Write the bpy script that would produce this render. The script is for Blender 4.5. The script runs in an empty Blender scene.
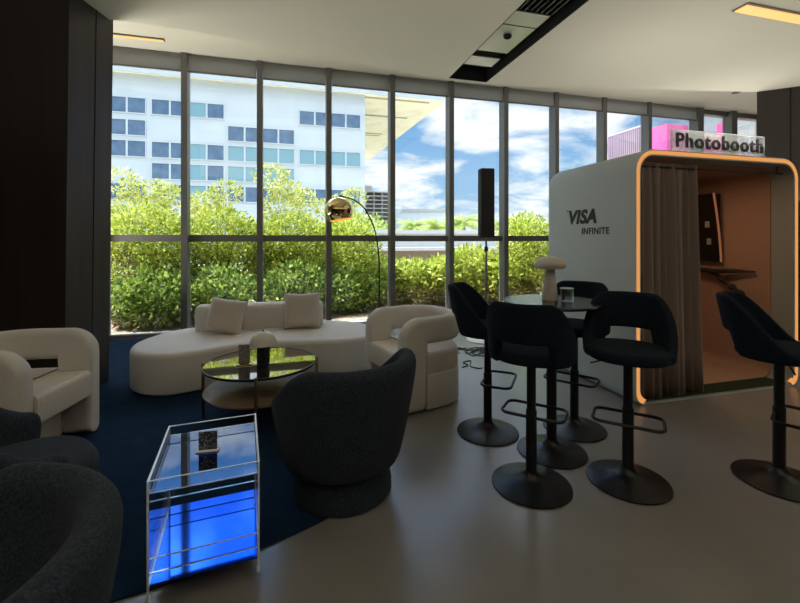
import bpy, bmesh, math, random
import numpy as np
from mathutils import Vector, Matrix
R = math.radians
PI = math.pi
SC = bpy.context.scene
COL = SC.collection
random.seed(7)
A15 = R(15)
CU, SU = math.cos(A15), math.sin(A15)
CAMZ = 1.45
def uv(a, v): return (a*CU - v*SU, a*SU + v*CU)
def face(fx, fy): return math.atan2(-fx, fy)      # local +Y turned to (fx, fy)
def sm(x, a, b):
    t = max(0.0, min(1.0, (x-a)/(b-a))); return t*t*(3-2*t)

# ------------------------------------------------------------------ materials
def nmat(name):
    m = bpy.data.materials.new(name); m.use_nodes = True
    nt = m.node_tree; nt.nodes.clear()
    return m, nt, nt.nodes, nt.links
def pmat(name, col, rough=.6, metal=0.0, noise=None, bump=None, spec=.5, trans=0, ior=1.45, emis=None, es=0, sheen=0, coat=0):
    m, nt, N, L = nmat(name)
    o = N.new('ShaderNodeOutputMaterial'); b = N.new('ShaderNodeBsdfPrincipled')
    L.new(b.outputs[0], o.inputs[0])
    b.inputs['Base Color'].default_value = (*col, 1)
    b.inputs['Roughness'].default_value = rough; b.inputs['Metallic'].default_value = metal
    b.inputs['Specular IOR Level'].default_value = spec
    b.inputs['Transmission Weight'].default_value = trans; b.inputs['IOR'].default_value = ior
    b.inputs['Sheen Weight'].default_value = sheen
    b.inputs['Coat Weight'].default_value = coat
    if emis:
        b.inputs['Emission Color'].default_value = (*emis, 1); b.inputs['Emission Strength'].default_value = es
    tc = None
    if noise or bump:
        tc = N.new('ShaderNodeTexCoord')
    if noise:   # (scale, col2, lo, hi, stretch)
        mp = N.new('ShaderNodeMapping'); L.new(tc.outputs['Object'], mp.inputs[0])
        if len(noise) > 4: mp.inputs['Scale'].default_value = noise[4]
        n = N.new('ShaderNodeTexNoise'); n.inputs['Scale'].default_value = noise[0]; n.inputs['Detail'].default_value = 6
        L.new(mp.outputs[0], n.inputs['Vector'])
        r = N.new('ShaderNodeValToRGB'); r.color_ramp.elements[0].position = noise[2]; r.color_ramp.elements[1].position = noise[3]
        r.color_ramp.elements[0].color = (*col, 1); r.color_ramp.elements[1].color = (*noise[1], 1)
        L.new(n.outputs[0], r.inputs[0]); L.new(r.outputs[0], b.inputs['Base Color'])
    if bump:    # (scale, strength, distance)
        n2 = N.new('ShaderNodeTexNoise'); n2.inputs['Scale'].default_value = bump[0]; n2.inputs['Detail'].default_value = 4
        L.new(tc.outputs['Object'], n2.inputs['Vector'])
        bp = N.new('ShaderNodeBump'); bp.inputs['Strength'].default_value = bump[1]; bp.inputs['Distance'].default_value = bump[2]
        L.new(n2.outputs[0], bp.inputs['Height']); L.new(bp.outputs[0], b.inputs['Normal'])
    return m
def thin_glass(name, tint=(1, 1, 1), refl=.08, rcol=(1, 1, 1), rough=0.0, frosted=0, power=5):
    m, nt, N, L = nmat(name)
    o = N.new('ShaderNodeOutputMaterial'); mix = N.new('ShaderNodeMixShader')
    t = N.new('ShaderNodeBsdfTransparent'); t.inputs[0].default_value = (*tint, 1)
    g = N.new('ShaderNodeBsdfGlossy'); g.inputs['Color'].default_value = (*rcol, 1); g.inputs['Roughness'].default_value = rough
    lw = N.new('ShaderNodeLayerWeight'); lw.inputs[0].default_value = .25
    ma = N.new('ShaderNodeMath'); ma.operation = 'MULTIPLY_ADD'; ma.inputs[1].default_value = .5; ma.inputs[2].default_value = refl
    ma.use_clamp = True
    L.new(lw.outputs['Fresnel'], ma.inputs[0])
    L.new(ma.outputs[0], mix.inputs[0]); L.new(t.outputs[0], mix.inputs[1]); L.new(g.outputs[0], mix.inputs[2])
    last = mix
    if frosted:
        d = N.new('ShaderNodeBsdfTranslucent'); d.inputs[0].default_value = (.9, .9, .9, 1)
        m2 = N.new('ShaderNodeMixShader'); m2.inputs[0].default_value = frosted
        L.new(mix.outputs[0], m2.inputs[1]); L.new(d.outputs[0], m2.inputs[2]); last = m2
    L.new(last.outputs[0], o.inputs[0])
    return m
def leafmat(name, c1, c2, c3):
    m, nt, N, L = nmat(name)
    o = N.new('ShaderNodeOutputMaterial'); tc = N.new('ShaderNodeTexCoord')
    n = N.new('ShaderNodeTexWhiteNoise'); n.noise_dimensions = '3D'
    at = N.new('ShaderNodeAttribute'); at.attribute_name = 'leaf_id'
    L.new(at.outputs['Vector'], n.inputs['Vector'])
    r = N.new('ShaderNodeValToRGB'); e = r.color_ramp.elements
    e[0].color = (*c1, 1); e[1].color = (*c3, 1); x = e.new(.5); x.color = (*c2, 1)
    L.new(n.outputs['Value'], r.inputs[0])
    d = N.new('ShaderNodeBsdfPrincipled'); d.inputs['Roughness'].default_value = .45
    t = N.new('ShaderNodeBsdfTranslucent'); mix = N.new('ShaderNodeMixShader'); mix.inputs[0].default_value = .4
    L.new(r.outputs[0], d.inputs['Base Color']); L.new(r.outputs[0], t.inputs[0])
    L.new(d.outputs[0], mix.inputs[1]); L.new(t.outputs[0], mix.inputs[2]); L.new(mix.outputs[0], o.inputs[0])
    return m

M = {}
M['plaster'] = pmat('plaster', (.77, .735, .62), .9, bump=(60, .05, .01))
M['concrete'] = pmat('polished_concrete', (.215, .197, .182), .30, noise=(1.6, (.265, .243, .226), .35, .7), spec=.9)
M['carpet'] = pmat('blue_carpet', (.007, .021, .046), .95, noise=(9, (.012, .032, .066), .3, .75), bump=(500, .6, .004), spec=.1)
M['wood_dark'] = pmat('dark_panel', (.026, .020, .018), .42, noise=(3, (.040, .031, .028), .3, .7, (4, 4, .3)))
M['mullion'] = pmat('bronze_aluminium', (.17, .165, .16), .45, metal=.2)
M['glass'] = thin_glass('window_glass', (.96, .98, .97), .02)
m_, nt_, N_, L_ = nmat('blind_fabric')
o_ = N_.new('ShaderNodeOutputMaterial'); d_ = N_.new('ShaderNodeBsdfDiffuse'); t_ = N_.new('ShaderNodeBsdfTranslucent'); x_ = N_.new('ShaderNodeMixShader')
d_.inputs[0].default_value = (.50, .49, .48, 1); t_.inputs[0].default_value = (.52, .52, .52, 1); x_.inputs[0].default_value = .6
L_.new(d_.outputs[0], x_.inputs[1]); L_.new(t_.outputs[0], x_.inputs[2]); L_.new(x_.outputs[0], o_.inputs[0]); M['blind'] = m_
M['boucle'] = pmat('cream_boucle', (.64, .585, .53), .95, noise=(3, (.68, .625, .57), .3, .7), bump=(260, .5, .006), sheen=.2)
M['boucle2'] = pmat('cream_weave', (.63, .555, .475), .95, noise=(60, (.70, .62, .54), .3, .7), bump=(160, .4, .005), sheen=.2)
M['pillow'] = pmat('beige_pillow', (.55, .475, .41), .95, bump=(200, .5, .004), sheen=.2)
M['charcoal'] = pmat('charcoal_fabric', (.019, .024, .033), .95, noise=(130, (.046, .057, .076), .35, .7), bump=(240, .6, .004), sheen=.06, spec=.06)
M['navy'] = pmat('navy_velvet', (.008, .012, .020), .9, noise=(90, (.014, .020, .032), .35, .7), bump=(300, .3, .003), sheen=.03, spec=.06)
M['black_metal'] = pmat('black_metal', (.008, .008, .009), .36, spec=.5)
M['black_top'] = pmat('black_tabletop', (.02, .02, .022), .22, spec=.5)
M['brass'] = pmat('brushed_brass', (.35, .24, .13), .3, metal=1)
M['gold'] = pmat('polished_gold', (.80, .60, .28), .06, metal=1)
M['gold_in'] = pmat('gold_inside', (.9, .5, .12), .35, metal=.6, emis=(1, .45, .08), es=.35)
M['bronze_glass'] = pmat('bronze_mirror', (.52, .46, .42), .03, metal=1)
M['walnut'] = pmat('walnut', (.30, .205, .15), .35, noise=(3, (.22, .14, .095), .3, .7, (1, 9, 1)))
M['lamp_cream'] = pmat('cream_ceramic', (.56, .49, .43), .4, noise=(14, (.64, .57, .50), .3, .7))
M['lamp_shade'] = pmat('white_shade', (.66, .61, .53), .5)
M['ribbed_black'] = pmat('black_ribbed', (.016, .016, .018), .3)
M['card'] = pmat('grey_card', (.14, .14, .15), .5, noise=(70, (.24, .24, .25), .45, .6))
M['card_dark'] = pmat('dark_card', (.03, .03, .035), .5, noise=(120, (.30, .31, .33), .52, .6))
M['acrylic'] = thin_glass('clear_acrylic', (.93, .96, .98), .03)
M['acrylic_edge'] = pmat('acrylic_edge', (.85, .9, .95), .12, spec=1, coat=1)
M['tray_top'] = thin_glass('blue_tinted_acrylic', (.03, .14, .48), .34, (.60, .70, .86))
M['tray_low'] = pmat('blue_mirror_acrylic', (.010, .105, .56), .06, metal=1)
M['booth_white'] = pmat('booth_white', (.57, .63, .655), .5)
M['booth_grey'] = pmat('booth_grey', (.30, .31, .28), .6)
M['booth_tan'] = pmat('booth_tan_felt', (.36, .215, .145), .9, noise=(30, (.40, .24, .165), .3, .7))
M['led'] = pmat('led_diffuser', (.30, .15, .05), .6, emis=(1, .42, .12), es=.50)
M['turf'] = pmat('booth_turf', (.02, .035, .012), .95, bump=(300, 1, .01))
M['curtain'] = pmat('brown_curtain', (.27, .195, .16), .9, bump=(300, .2, .003), sheen=.2)
M['ink'] = pmat('black_print', (.012, .012, .013), .5)
M['ink_grey'] = pmat('grey_lettering', (.07, .063, .058), .5)
M['sign_acrylic'] = thin_glass('sign_acrylic', (.95, .95, .95), .01, frosted=.22)
M['screen'] = pmat('black_screen', (.006, .006, .008), .15)
M['copper'] = pmat('copper_edge', (.85, .42, .22), .22, metal=1, emis=(1, .4, .18), es=.12)
M['driftwood'] = pmat('dark_branch', (.02, .015, .012), .6, bump=(30, .5, .01))
M['black_plastic'] = pmat('black_speaker_cloth', (.030, .028, .026), .7, bump=(400, .4, .003))
M['pole_grey'] = pmat('grey_pole', (.25, .25, .25), .4, metal=.5)
M['white_plate'] = pmat('white_base_plate', (.85, .86, .87), .2)
M['tumbler'] = thin_glass('tumbler_glass', (.9, .93, .95), .10)
M['cable'] = pmat('black_cable', (.02, .02, .02), .5)
M['void'] = pmat('black_void', (.006, .006, .006), .8)
M['steel'] = pmat('polished_plate', (.50, .49, .47), .34, metal=.7)
M['warm_light'] = pmat('warm_diffuser', (.3, .2, .1), .5, emis=(1, .58, .18), es=.72)
M['bark'] = pmat('bark_mulch', (.24, .165, .12), .95, noise=(9, (.62, .48, .37), .35, .7), bump=(14, 1, .05))
M['far_ground'] = pmat('far_ground', (.48, .45, .38), .9, noise=(.05, (.34, .36, .24), .4, .6))
M['facade'] = pmat('white_facade', (.44, .47, .49), .8, noise=(.25, (.41, .44, .465), .4, .7))
M['facade_joint'] = pmat('facade_joint', (.42, .46, .50), .8)
M['soffit'] = pmat('beige_soffit', (.80, .70, .52), .85, noise=(.3, (.70, .60, .44), .45, .7))
M['soffit_line'] = pmat('soffit_joint', (.33, .28, .20), .9)
M['blue_pane'] = pmat('blue_window_pane', (.07, .115, .185), .06, spec=.5, noise=(.7, (.11, .165, .24), .35, .7))
M['teal_pane'] = pmat('teal_window_pane', (.17, .29, .33), .1, spec=.5)
M['rail_white'] = pmat('white_railing', (.85, .88, .9), .5)
M['pink'] = pmat('hot_pink_wall', (.72, .10, .32), .7)
M['pale_pink'] = pmat('pale_pink_screen', (.46, .36, .42), .8, noise=(.5, (.42, .32, .39), .4, .6))
M['far_conc'] = pmat('far_concrete', (.36, .35, .34), .9)
M['far_dark'] = pmat('far_dark', (.24, .22, .21), .9)
M['far_white'] = pmat('far_white', (.48, .51, .54), .8)
M['wall_white'] = pmat('terrace_white', (.50, .50, .48), .7)
M['wall_low'] = pmat('terrace_beige', (.30, .28, .23), .9)
M['stem'] = pmat('woody_stem', (.16, .11, .075), .9)
M['leaf_lime'] = leafmat('lime_leaf', (.16, .26, .03), (.46, .53, .065), (.74, .74, .17))
M['leaf_deep'] = leafmat('deep_leaf', (.06, .12, .02), (.24, .36, .05), (.58, .66, .18))
M['leaf_gold'] = leafmat('golden_leaf', (.26, .32, .05), (.50, .53, .12), (.66, .64, .26))
M['leaf_palm'] = leafmat('palm_leaf', (.20, .30, .06), (.38, .46, .10), (.55, .58, .2))
M['leaf_dry'] = leafmat('dry_leaf', (.10, .07, .035), (.22, .15, .08), (.16, .20, .05))

# ------------------------------------------------------------------ mesh helpers
class MB:
    def __init__(s): s.v = []; s.f = []
    def add(s, v, f):
        o = len(s.v); s.v += [(float(p[0]), float(p[1]), float(p[2])) for p in v]; s.f += [tuple(i+o for i in q) for q in f]; return s
    def box(s, c, d, bev=0, rotz=0, seg=2, mat=None):
        bm = bmesh.new(); bmesh.ops.create_cube(bm, size=1)
        for q in bm.verts: q.co = Vector((q.co.x*d[0], q.co.y*d[1], q.co.z*d[2]))
        if bev: bmesh.ops.bevel(bm, geom=bm.edges[:], offset=bev, segments=seg, profile=.5, affect='EDGES')
        T = Matrix.Translation(c) @ Matrix.Rotation(rotz, 4, 'Z')
        if mat is not None: T = mat @ T
        bm.verts.index_update()
        s.add([T @ q.co for q in bm.verts], [[w.index for w in fc.verts] for fc in bm.faces]); bm.free(); return s
    def loft(s, rings, cap=True, closed=True):
        n = len(rings[0]); v = [p for r in rings for p in r]; f = []
        for i in range(len(rings)-1):
            for j in range(n if closed else n-1):
                k = (j+1) % n
                f.append((i*n+j, i*n+k, (i+1)*n+k, (i+1)*n+j))
        if cap:
            f.append(tuple(range(n-1, -1, -1))); b = (len(rings)-1)*n; f.append(tuple(range(b, b+n)))
        return s.add(v, f)
    def lathe(s, prof, c=(0, 0, 0), seg=40):
        rings = [[(c[0]+r*math.cos(2*PI*k/seg), c[1]+r*math.sin(2*PI*k/seg), c[2]+z) for k in range(seg)] for r, z in prof]
        return s.loft(rings, cap=True)
    def tube(s, pts, r, seg=10, closed=False):
        P = [Vector(p) for p in pts]; n = len(P); rings = []
        up = None
        for i in range(n):
            if closed: t = (P[(i+1) % n]-P[i-1]).normalized()
            else: t = (P[min(i+1, n-1)]-P[max(i-1, 0)]).normalized()
            if up is None:
                up = t.orthogonal().normalized()
            up = (up - t*up.dot(t))
            if up.length < 1e-5: up = t.orthogonal()
            up.normalize()
            w = t.cross(up)
            rr = r[i] if isinstance(r, (list, tuple)) else r
            rings.append([P[i] + (up*math.cos(2*PI*k/seg)+w*math.sin(2*PI*k/seg))*rr for k in range(seg)])
        if closed:
            # twist-safe closing: repeat the first ring with the best start offset
            f0 = rings[0]; l = rings[-1]
            best = min(range(seg), key=lambda o: sum((f0[(k+o) % seg]-l[k]).length for k in range(seg)))
            rings.append([f0[(k+best) % seg] for k in range(seg)])
            return s.loft(rings, cap=False)
        return s.loft(rings)
    def prism(s, poly, z0, z1):
        return s.loft([[(x, y, z0) for x, y in poly], [(x, y, z1) for x, y in poly]])
    def puck(s, poly, z0, z1, r, r0=None, n=5):
        """a cushion-like slab with rounded top and bottom edges"""
        if r0 is None: r0 = r
        area = sum(poly[i][0]*poly[(i+1) % len(poly)][1]-poly[(i+1) % len(poly)][0]*poly[i][1] for i in range(len(poly)))
        if area < 0: poly = poly[::-1]
        m = len(poly); nor = []
        for i in range(m):
            a = Vector(poly[i-1]); b = Vector(poly[(i+1) % m]); t = (b-a).normalized(); nor.append((t.y, -t.x))
        rings = []
        def ring(ins, z): rings.append([(poly[i][0]-nor[i][0]*ins, poly[i][1]-nor[i][1]*ins, z) for i in range(m)])
        for k in range(n+1):
            a = PI/2*k/n; ring(r0*(1-math.sin(a)), z0+r0*(1-math.cos(a)))
        for k in range(n+1):
            a = PI/2*k/n; ring(r*(1-math.cos(a)), z1-r*(1-math.sin(a)))
        return s.loft(rings)
    def build(s, name, mat, parent=None, loc=None, rotz=0, smooth=True, ang=40):
        me = bpy.data.meshes.new(name); me.from_pydata(s.v, [], s.f)
        bm = bmesh.new(); bm.from_mesh(me); bmesh.ops.recalc_face_normals(bm, faces=bm.faces[:]); bm.to_mesh(me); bm.free()
        if smooth:
            me.shade_smooth(); me.set_sharp_from_angle(angle=R(ang))
        me.materials.append(mat)
        o = bpy.data.objects.new(name, me); COL.objects.link(o)
        if parent: o.parent = parent
        if loc: o.location = loc
        if rotz: o.rotation_euler[2] = rotz
        return o
def tag(o, label=None, cat=None, group=None, kind=None):
    if label: o['label'] = label
    if cat: o['category'] = cat
    if group: o['group'] = group
    if kind: o['kind'] = kind
    return o
def thing(name, label, cat, loc=(0, 0, 0), rotz=0, group=None):
    o = bpy.data.objects.new(name, None); COL.objects.link(o); o.empty_display_size = .1
    o.location = loc; o.rotation_euler = (0, 0, rotz)
    return tag(o, label, cat, group)
def struct(name, mb, mat, rotz=0, parent=None, smooth=False, loc=None):
    o = mb.build(name, mat, parent, loc, rotz, smooth)
    o['kind'] = 'structure'
    return o
def dup(root, loc, rotz, label, group=None):
    def cp(o, par):
        c = o.copy(); COL.objects.link(c)
        if par: c.parent = par
        for ch in o.children: cp(ch, c)
        return c
    r = cp(root, None); r.location = loc; r.rotation_euler = (0, 0, rotz); r['label'] = label
    if group: r['group'] = group
    return r
def circle(r, n=48, c=(0, 0), ry=None):
    ry = ry or r
    return [(c[0]+r*math.cos(2*PI*k/n), c[1]+ry*math.sin(2*PI*k/n)) for k in range(n)]
def superell(a, b, p=2.6, n=56, c=(0, 0)):
    out = []
    for k in range(n):
        t = 2*PI*k/n; x = math.cos(t); y = math.sin(t)
        out.append((c[0]+a*math.copysign(abs(x)**(2/p), x), c[1]+b*math.copysign(abs(y)**(2/p), y)))
    return out
def rrect(w, h, r, n=6, c=(0, 0)):
    out = []
    for cx, cy, a0 in ((w/2-r, h/2-r, 0), (-w/2+r, h/2-r, 90), (-w/2+r, -h/2+r, 180), (w/2-r, -h/2+r, 270)):
        for k in range(n+1):
            a = R(a0+90*k/n); out.append((c[0]+cx+r*math.cos(a), c[1]+cy+r*math.sin(a)))
    return out
def catmull(P, n=8, closed=True):
    out = []; m = len(P)
    rng = range(m) if closed else range(m-1)
    for i in rng:
        if closed: p0, p1, p2, p3 = P[i-1], P[i], P[(i+1) % m], P[(i+2) % m]
        else: p0, p1, p2, p3 = P[max(i-1, 0)], P[i], P[i+1], P[min(i+2, m-1)]
        for k in range(n):
            t = k/n
            out.append(tuple(.5*((2*b)+(-a+c)*t+(2*a-5*b+4*c-d)*t*t+(-a+3*b-3*c+d)*t**3) for a, b, c, d in zip(p0, p1, p2, p3)))
    if not closed: out.append(tuple(P[-1]))
    return out
def sect(o0, o1, z0, z1, r, n=5):
    """rounded rectangle in the (offset, z) plane"""
    w = o1-o0; h = z1-z0; r = max(.001, min(r, w/2-.0005, h/2-.0005))
    return rrect(w, h, r, n, ((o0+o1)/2, (z0+z1)/2))
def textmesh(name, body, size, mat, parent, extrude=.003, shear=0, offset=0, M4=None, align='LEFT', spacing=1.0):
    cu = bpy.data.curves.new(name, 'FONT'); cu.body = body; cu.size = size; cu.extrude = extrude; cu.shear = shear; cu.offset = offset
    cu.align_x = align; cu.space_character = spacing
    t = bpy.data.objects.new(name+'_tmp', cu); COL.objects.link(t)
    dg = bpy.context.evaluated_depsgraph_get(); dg.update()
    me = bpy.data.meshes.new_from_object(t.evaluated_get(dg)); bpy.data.objects.remove(t); me.name = name
    me.materials.clear(); me.materials.append(mat)
    if M4 is not None: me.transform(M4)
    o = bpy.data.objects.new(name, me); COL.objects.link(o); o.parent = parent
    return o
def fit_text(o, axis, lo, hi, zlo, zhi):
    """stretch a lettering mesh to its measured size"""
    me = o.data; xs = [v.co[axis] for v in me.vertices]; zs = [v.co[2] for v in me.vertices]
    for v in me.vertices:
        v.co[axis] = lo+(v.co[axis]-min(xs))/(max(xs)-min(xs))*(hi-lo)
        v.co[2] = zlo+(v.co[2]-min(zs))/(max(zs)-min(zs))*(zhi-zlo)

# ------------------------------------------------------------------ camera
cam = bpy.data.objects.new('camera', bpy.data.cameras.new('camera')); COL.objects.link(cam)
cam.location = (0, 0, CAMZ); cam.rotation_euler = (PI/2, 0, 0)
cam.data.sensor_width = 36; cam.data.lens = 36*410/800; cam.data.shift_y = -62.5/800
cam.data.clip_start = .05; cam.data.clip_end = 2000
SC.camera = cam

# ------------------------------------------------------------------ setting
WV = 6.86            # distance of the glazing
CEIL, STRIP = 3.64, 4.22
struct('floor', MB().prism([uv(-9, -4), uv(12, -4), uv(12, WV+.12), uv(-9, WV+.12)], -.12, 0), M['concrete'])
edge = [(-6.35, 1.0), (-3.2, 1.22), (-2.2, 1.36), (-1.6, 1.47), (-1.09, 1.66), (-.64, 1.92), (-.32, 2.19), (-.21, 2.50), (-.14, 2.85), (-.10, 3.2), (-.08, 3.6), (-.08, 4.3), (-.18, 5.0), (-.3, 5.8), (-.33, 6.5)]
ce = catmull(edge, 6, closed=False)
carp = [p for p in ce if -p[0]*SU+p[1]*CU < WV-.13] + [uv(1.32, WV-.13), (-6.35, (WV-.13-6.35*SU)/CU), (-6.35, 4.17), (-2.96, 4.17), (-2.96, 3.58), (-6.35, 3.58)]
carpet = MB().prism(carp, .0005, .008).build('carpet', M['carpet'], smooth=False)
tag(carpet, 'dark blue carpet with curved edge covering the left of the concrete floor', 'carpet')

curve = [(-9, 4.66), (-6, 4.66), (-3, 4.67), (-1.68, 4.70), (-1.064, 4.734), (-.22, 4.876), (.715, 5.06), (1.664, 5.24), (2.393, 5.29), (3.317, 5.22), (4.34, 4.99), (5.54, 4.76), (6.72, 4.52), (9, 4.0), (12, 3.2)]
cc = catmull(curve, 6, closed=False)
cy = lambda a: float(np.interp(a, [p[0] for p in cc], [p[1] for p in cc]))
SL0, SL1, SLV0, SLV1 = 2.085, 2.65, .6, 5.225
cm = MB()
def ceil_piece(a0, a1, v0):
    aa = [a0]+[p[0] for p in cc if a0 < p[0] < a1]+[a1]
    cm.prism([(a0, v0), (a1, v0)]+[(a, cy(a)) for a in reversed(aa)], CEIL, CEIL+.3)
ceil_piece(-9, SL0, -4); ceil_piece(SL1, 12, -4); ceil_piece(SL0, SL1, SLV1)
cm.prism([(SL0, -4), (SL1, -4), (SL1, SLV0), (SL0, SLV0)], CEIL, CEIL+.3)
struct('ceiling', cm, M['plaster'], A15)
struct('ceiling_upper', MB().prism([(-9, -4), (12, -4), (12, WV+.35), (-9, WV+.2)], STRIP, STRIP+.25), M['plaster'], A15)

# left wall block with a panelled end, leaning very slightly
lw = MB(); lean = .055
b0 = [(-2.95, 3.60), (-2.95, 4.15), (-6.4, 4.15), (-6.4, 3.60)]; t0 = [(-2.95+lean, 3.60), (-2.95+lean, 4.15), (-6.4, 4.15), (-6.4, 3.6)]
def lerp2(p, q, t): return (p[0]+(q[0]-p[0])*t, p[1]+(q[1]-p[1])*t)
lw.loft([[(x, y, 0) for x, y in b0], [(x, y, STRIP) for x, y in t0]])
wl = struct('wall_left', lw, M['wood_dark'])
struct('trim_1', MB().loft([[(-2.952, 3.915, 0), (-2.946, 3.915, 0), (-2.946, 3.921, 0), (-2.952, 3.921, 0)], [(-2.952+lean, 3.915, STRIP), (-2.946+lean, 3.915, STRIP), (-2.946+lean, 3.921, STRIP), (-2.952+lean, 3.921, STRIP)]]), M['void'])
struct('wall_right', MB().prism([(5.31, 6.1), (8.75, 4.25), (8.75, 6.4), (5.95, 6.62)], 0, STRIP), M['wood_dark'])
struct('trim_2', MB().prism([(5.632, 5.915), (5.640, 5.911), (5.645, 5.922), (5.638, 5.926)], 0, CEIL), M['void'])
struct('wall_back', MB().prism([(-9, -2.6), (9, -2.6), (9, -2.45), (-9, -2.45)], 0, STRIP), M['wood_dark'])
struct('wall_far_left', MB().prism([(-6.55, -2.6), (-6.4, -2.6), (-6.4, 5.6), (-6.55, 5.6)], 0, STRIP), M['wood_dark'])
struct('wall_far_right', MB().prism([(8.75, -2.6), (8.9, -2.6), (8.9, 9.35), (8.75, 9.35)], 0, STRIP), M['wood_dark'])

# glazing: mullions, bays with rails and two panes, roller blinds
mul = [-4.71, -3.645, -2.58, -1.52, -.456, .608, 1.672, 2.736, 3.80, 4.864, 5.95, 7.04, 8.36, 9.30, 10.3]
for i, a in enumerate(mul):
    w = .085 if a < 8 else .16
    struct('trim_%d' % (i+3), MB().box((a, WV-.06, STRIP/2), (w, .2, STRIP)), M['mullion'], A15)
nth = ['first', 'second', 'third', 'fourth', 'fifth', 'sixth', 'seventh', 'eighth', 'ninth', 'tenth', 'eleventh', 'twelfth', 'thirteenth', 'fourteenth']
for i in range(len(mul)-1):
    w = .085 if mul[i+1] < 8 else .16
    a0, a1 = mul[i]+w/2, mul[i+1]-w/2; ac, d = (a0+a1)/2, a1-a0
    fr = MB().box((ac, WV-.02, 1.46), (d, .10, .10)).box((ac, WV-.02, .025), (d, .12, .05)).box((ac, WV-.02, STRIP-.05), (d, .12, .10))
    wn = struct('window_%d' % (i+1), fr, M['mullion'], A15)
    for z0, z1 in ((.05, 1.41), (1.51, STRIP-.10)):
        MB().box((ac, WV, (z0+z1)/2), (d, .012, z1-z0)).build('pane', M['glass'], wn, smooth=False)
vis = 0
for i in range(len(mul)-1):
    if not (-2.7 < mul[i] < 7.3): continue
    a0, a1 = mul[i]+.05, mul[i+1]-.05; ac, d = (a0+a1)/2, a1-a0
    b = thing('roller_blind', 'rolled up grey roller blind at the top of the %s window bay from the left' % nth[vis], 'blind', (*uv(ac, WV-.12), STRIP-.26), A15, 'roller blinds above the windows')
    MB().box((0, 0, .125), (d, .015, .25)).build('blind_fabric', M['blind'], b, smooth=False)
    MB().box((0, 0, -.008), (d, .03, .022), .004).build('bottom_rail', M['mullion'], b)
    vis += 1

# ceiling slot with vents, plates and a spotlight
sl = thing('ceiling_slot', 'long dark recessed ceiling slot with shiny plates running towards the windows', 'ceiling vent', (0, 0, CEIL), A15)
zs = .20
MB().box(((SL0+SL1)/2, (SLV0+SLV1)/2, zs+.012), (SL1-SL0, SLV1-SLV0, .02)).build('backing', M['void'], sl, smooth=False)
for xx in (SL0+.006, SL1-.006):
    MB().box((xx, (SLV0+SLV1)/2, .10), (.010, SLV1-SLV0, .198)).build('side_panel', M['void'], sl, smooth=False)
MB().box(((SL0+SL1)/2, SLV1-.006, .10), (SL1-SL0-.03, .010, .198)).build('end_panel', M['void'], sl, smooth=False)
for v0, v1 in ((4.62, 4.86), (3.86, 4.46), (3.60, 3.84), (1.0, 2.2)):
    MB().box(((SL0+SL1)/2-.05, (v0+v1)/2, .06), (SL1-SL0-.13, v1-v0, .012)).build('plate', M['steel'], sl, smooth=False)
gr = MB()
for k in range(7): gr.box((SL0+.07+.06*k, 2.9, .07), (.014, 1.3, .06))
gr.build('grille', M['black_metal'], sl, smooth=False)
MB().lathe([(.0, .058), (.045, .055), (.045, .03), (.032, .024), (.028, .045), (0, .046)], (SL0+.23, 4.06, 0), 24).build('spotlight', M['black_metal'], sl)
t = thing('linear_light', 'slim warm linear ceiling light by the left dark column', 'ceiling light', (*uv(-2.35, 6.15), STRIP), A15)
t.location = (-3.62, 5.60, STRIP)
MB().box((0, 0, -.010), (.72, .07, .02)).build('housing', M['mullion'], t, smooth=False); MB().box((0, 0, -.026), (.70, .045, .01)).build('diffuser', M['warm_light'], t, smooth=False)
t = thing('linear_light', 'warm linear ceiling light in the upper right above the photobooth', 'ceiling light', (*uv(4.95, 2.90), CEIL-.002), A15)
MB().box((0, 0, -.005), (1.72, .15, .01)).build('housing', M['mullion'], t, smooth=False); MB().box((0, 0, -.016), (1.70, .11, .012)).build('diffuser', M['warm_light'], t, smooth=False)
t = thing('downlight', 'small round ceiling downlight near the right dark column', 'ceiling light', (6.35, 7.75, STRIP))
MB().lathe([(.0, -.012), (.06, -.012), (.075, -.004), (.075, 0), (0, 0)], seg=24).build('trim_ring', M['mullion'], t)

# ------------------------------------------------------------------ sofa with two pillows
front = [(-2.71, 4.26), (-2.63, 3.99), (-2.44, 3.79), (-2.18, 3.725), (-1.95, 3.82), (-1.72, 4.02), (-1.48, 4.16), (-1.18, 4.23), (-.85, 4.24), (-.56, 4.30), (-.34, 4.44), (-.24, 4.68), (-.30, 4.98), (-.55, 5.22), (-.95, 5.34), (-1.6, 5.18), (-2.36, 4.96), (-2.64, 4.68)]
sofa = thing('curved_sofa', 'large cream bean-shaped sofa with low curved back in front of the windows', 'sofa', (-1.5, 4.5, 0))
sp = [(x+1.5, y-4.5) for x, y in catmull(front, 6)]
MB().puck(sp, .015, .40, .055, .03, 6).build('seat', M['boucle'], sofa)
def stadium(p, q, w, n=10, bow=.0):
    p = Vector(p); q = Vector(q); t = (q-p).normalized(); m = Vector((-t.y, t.x)); out = []
    rc = .07
    L_ = (q-p).length
    return [tuple(p+t*(L_/2+x)+m*(w/2+y)) for x, y in rrect(L_, w, rc, n)]
MB().puck([(x+1.5, y-4.5) for x, y in stadium((-2.33, 4.63), (-.93, 5.0), .24)], .395, .685, .06, .01, 6).build('backrest', M['boucle'], sofa)
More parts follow.
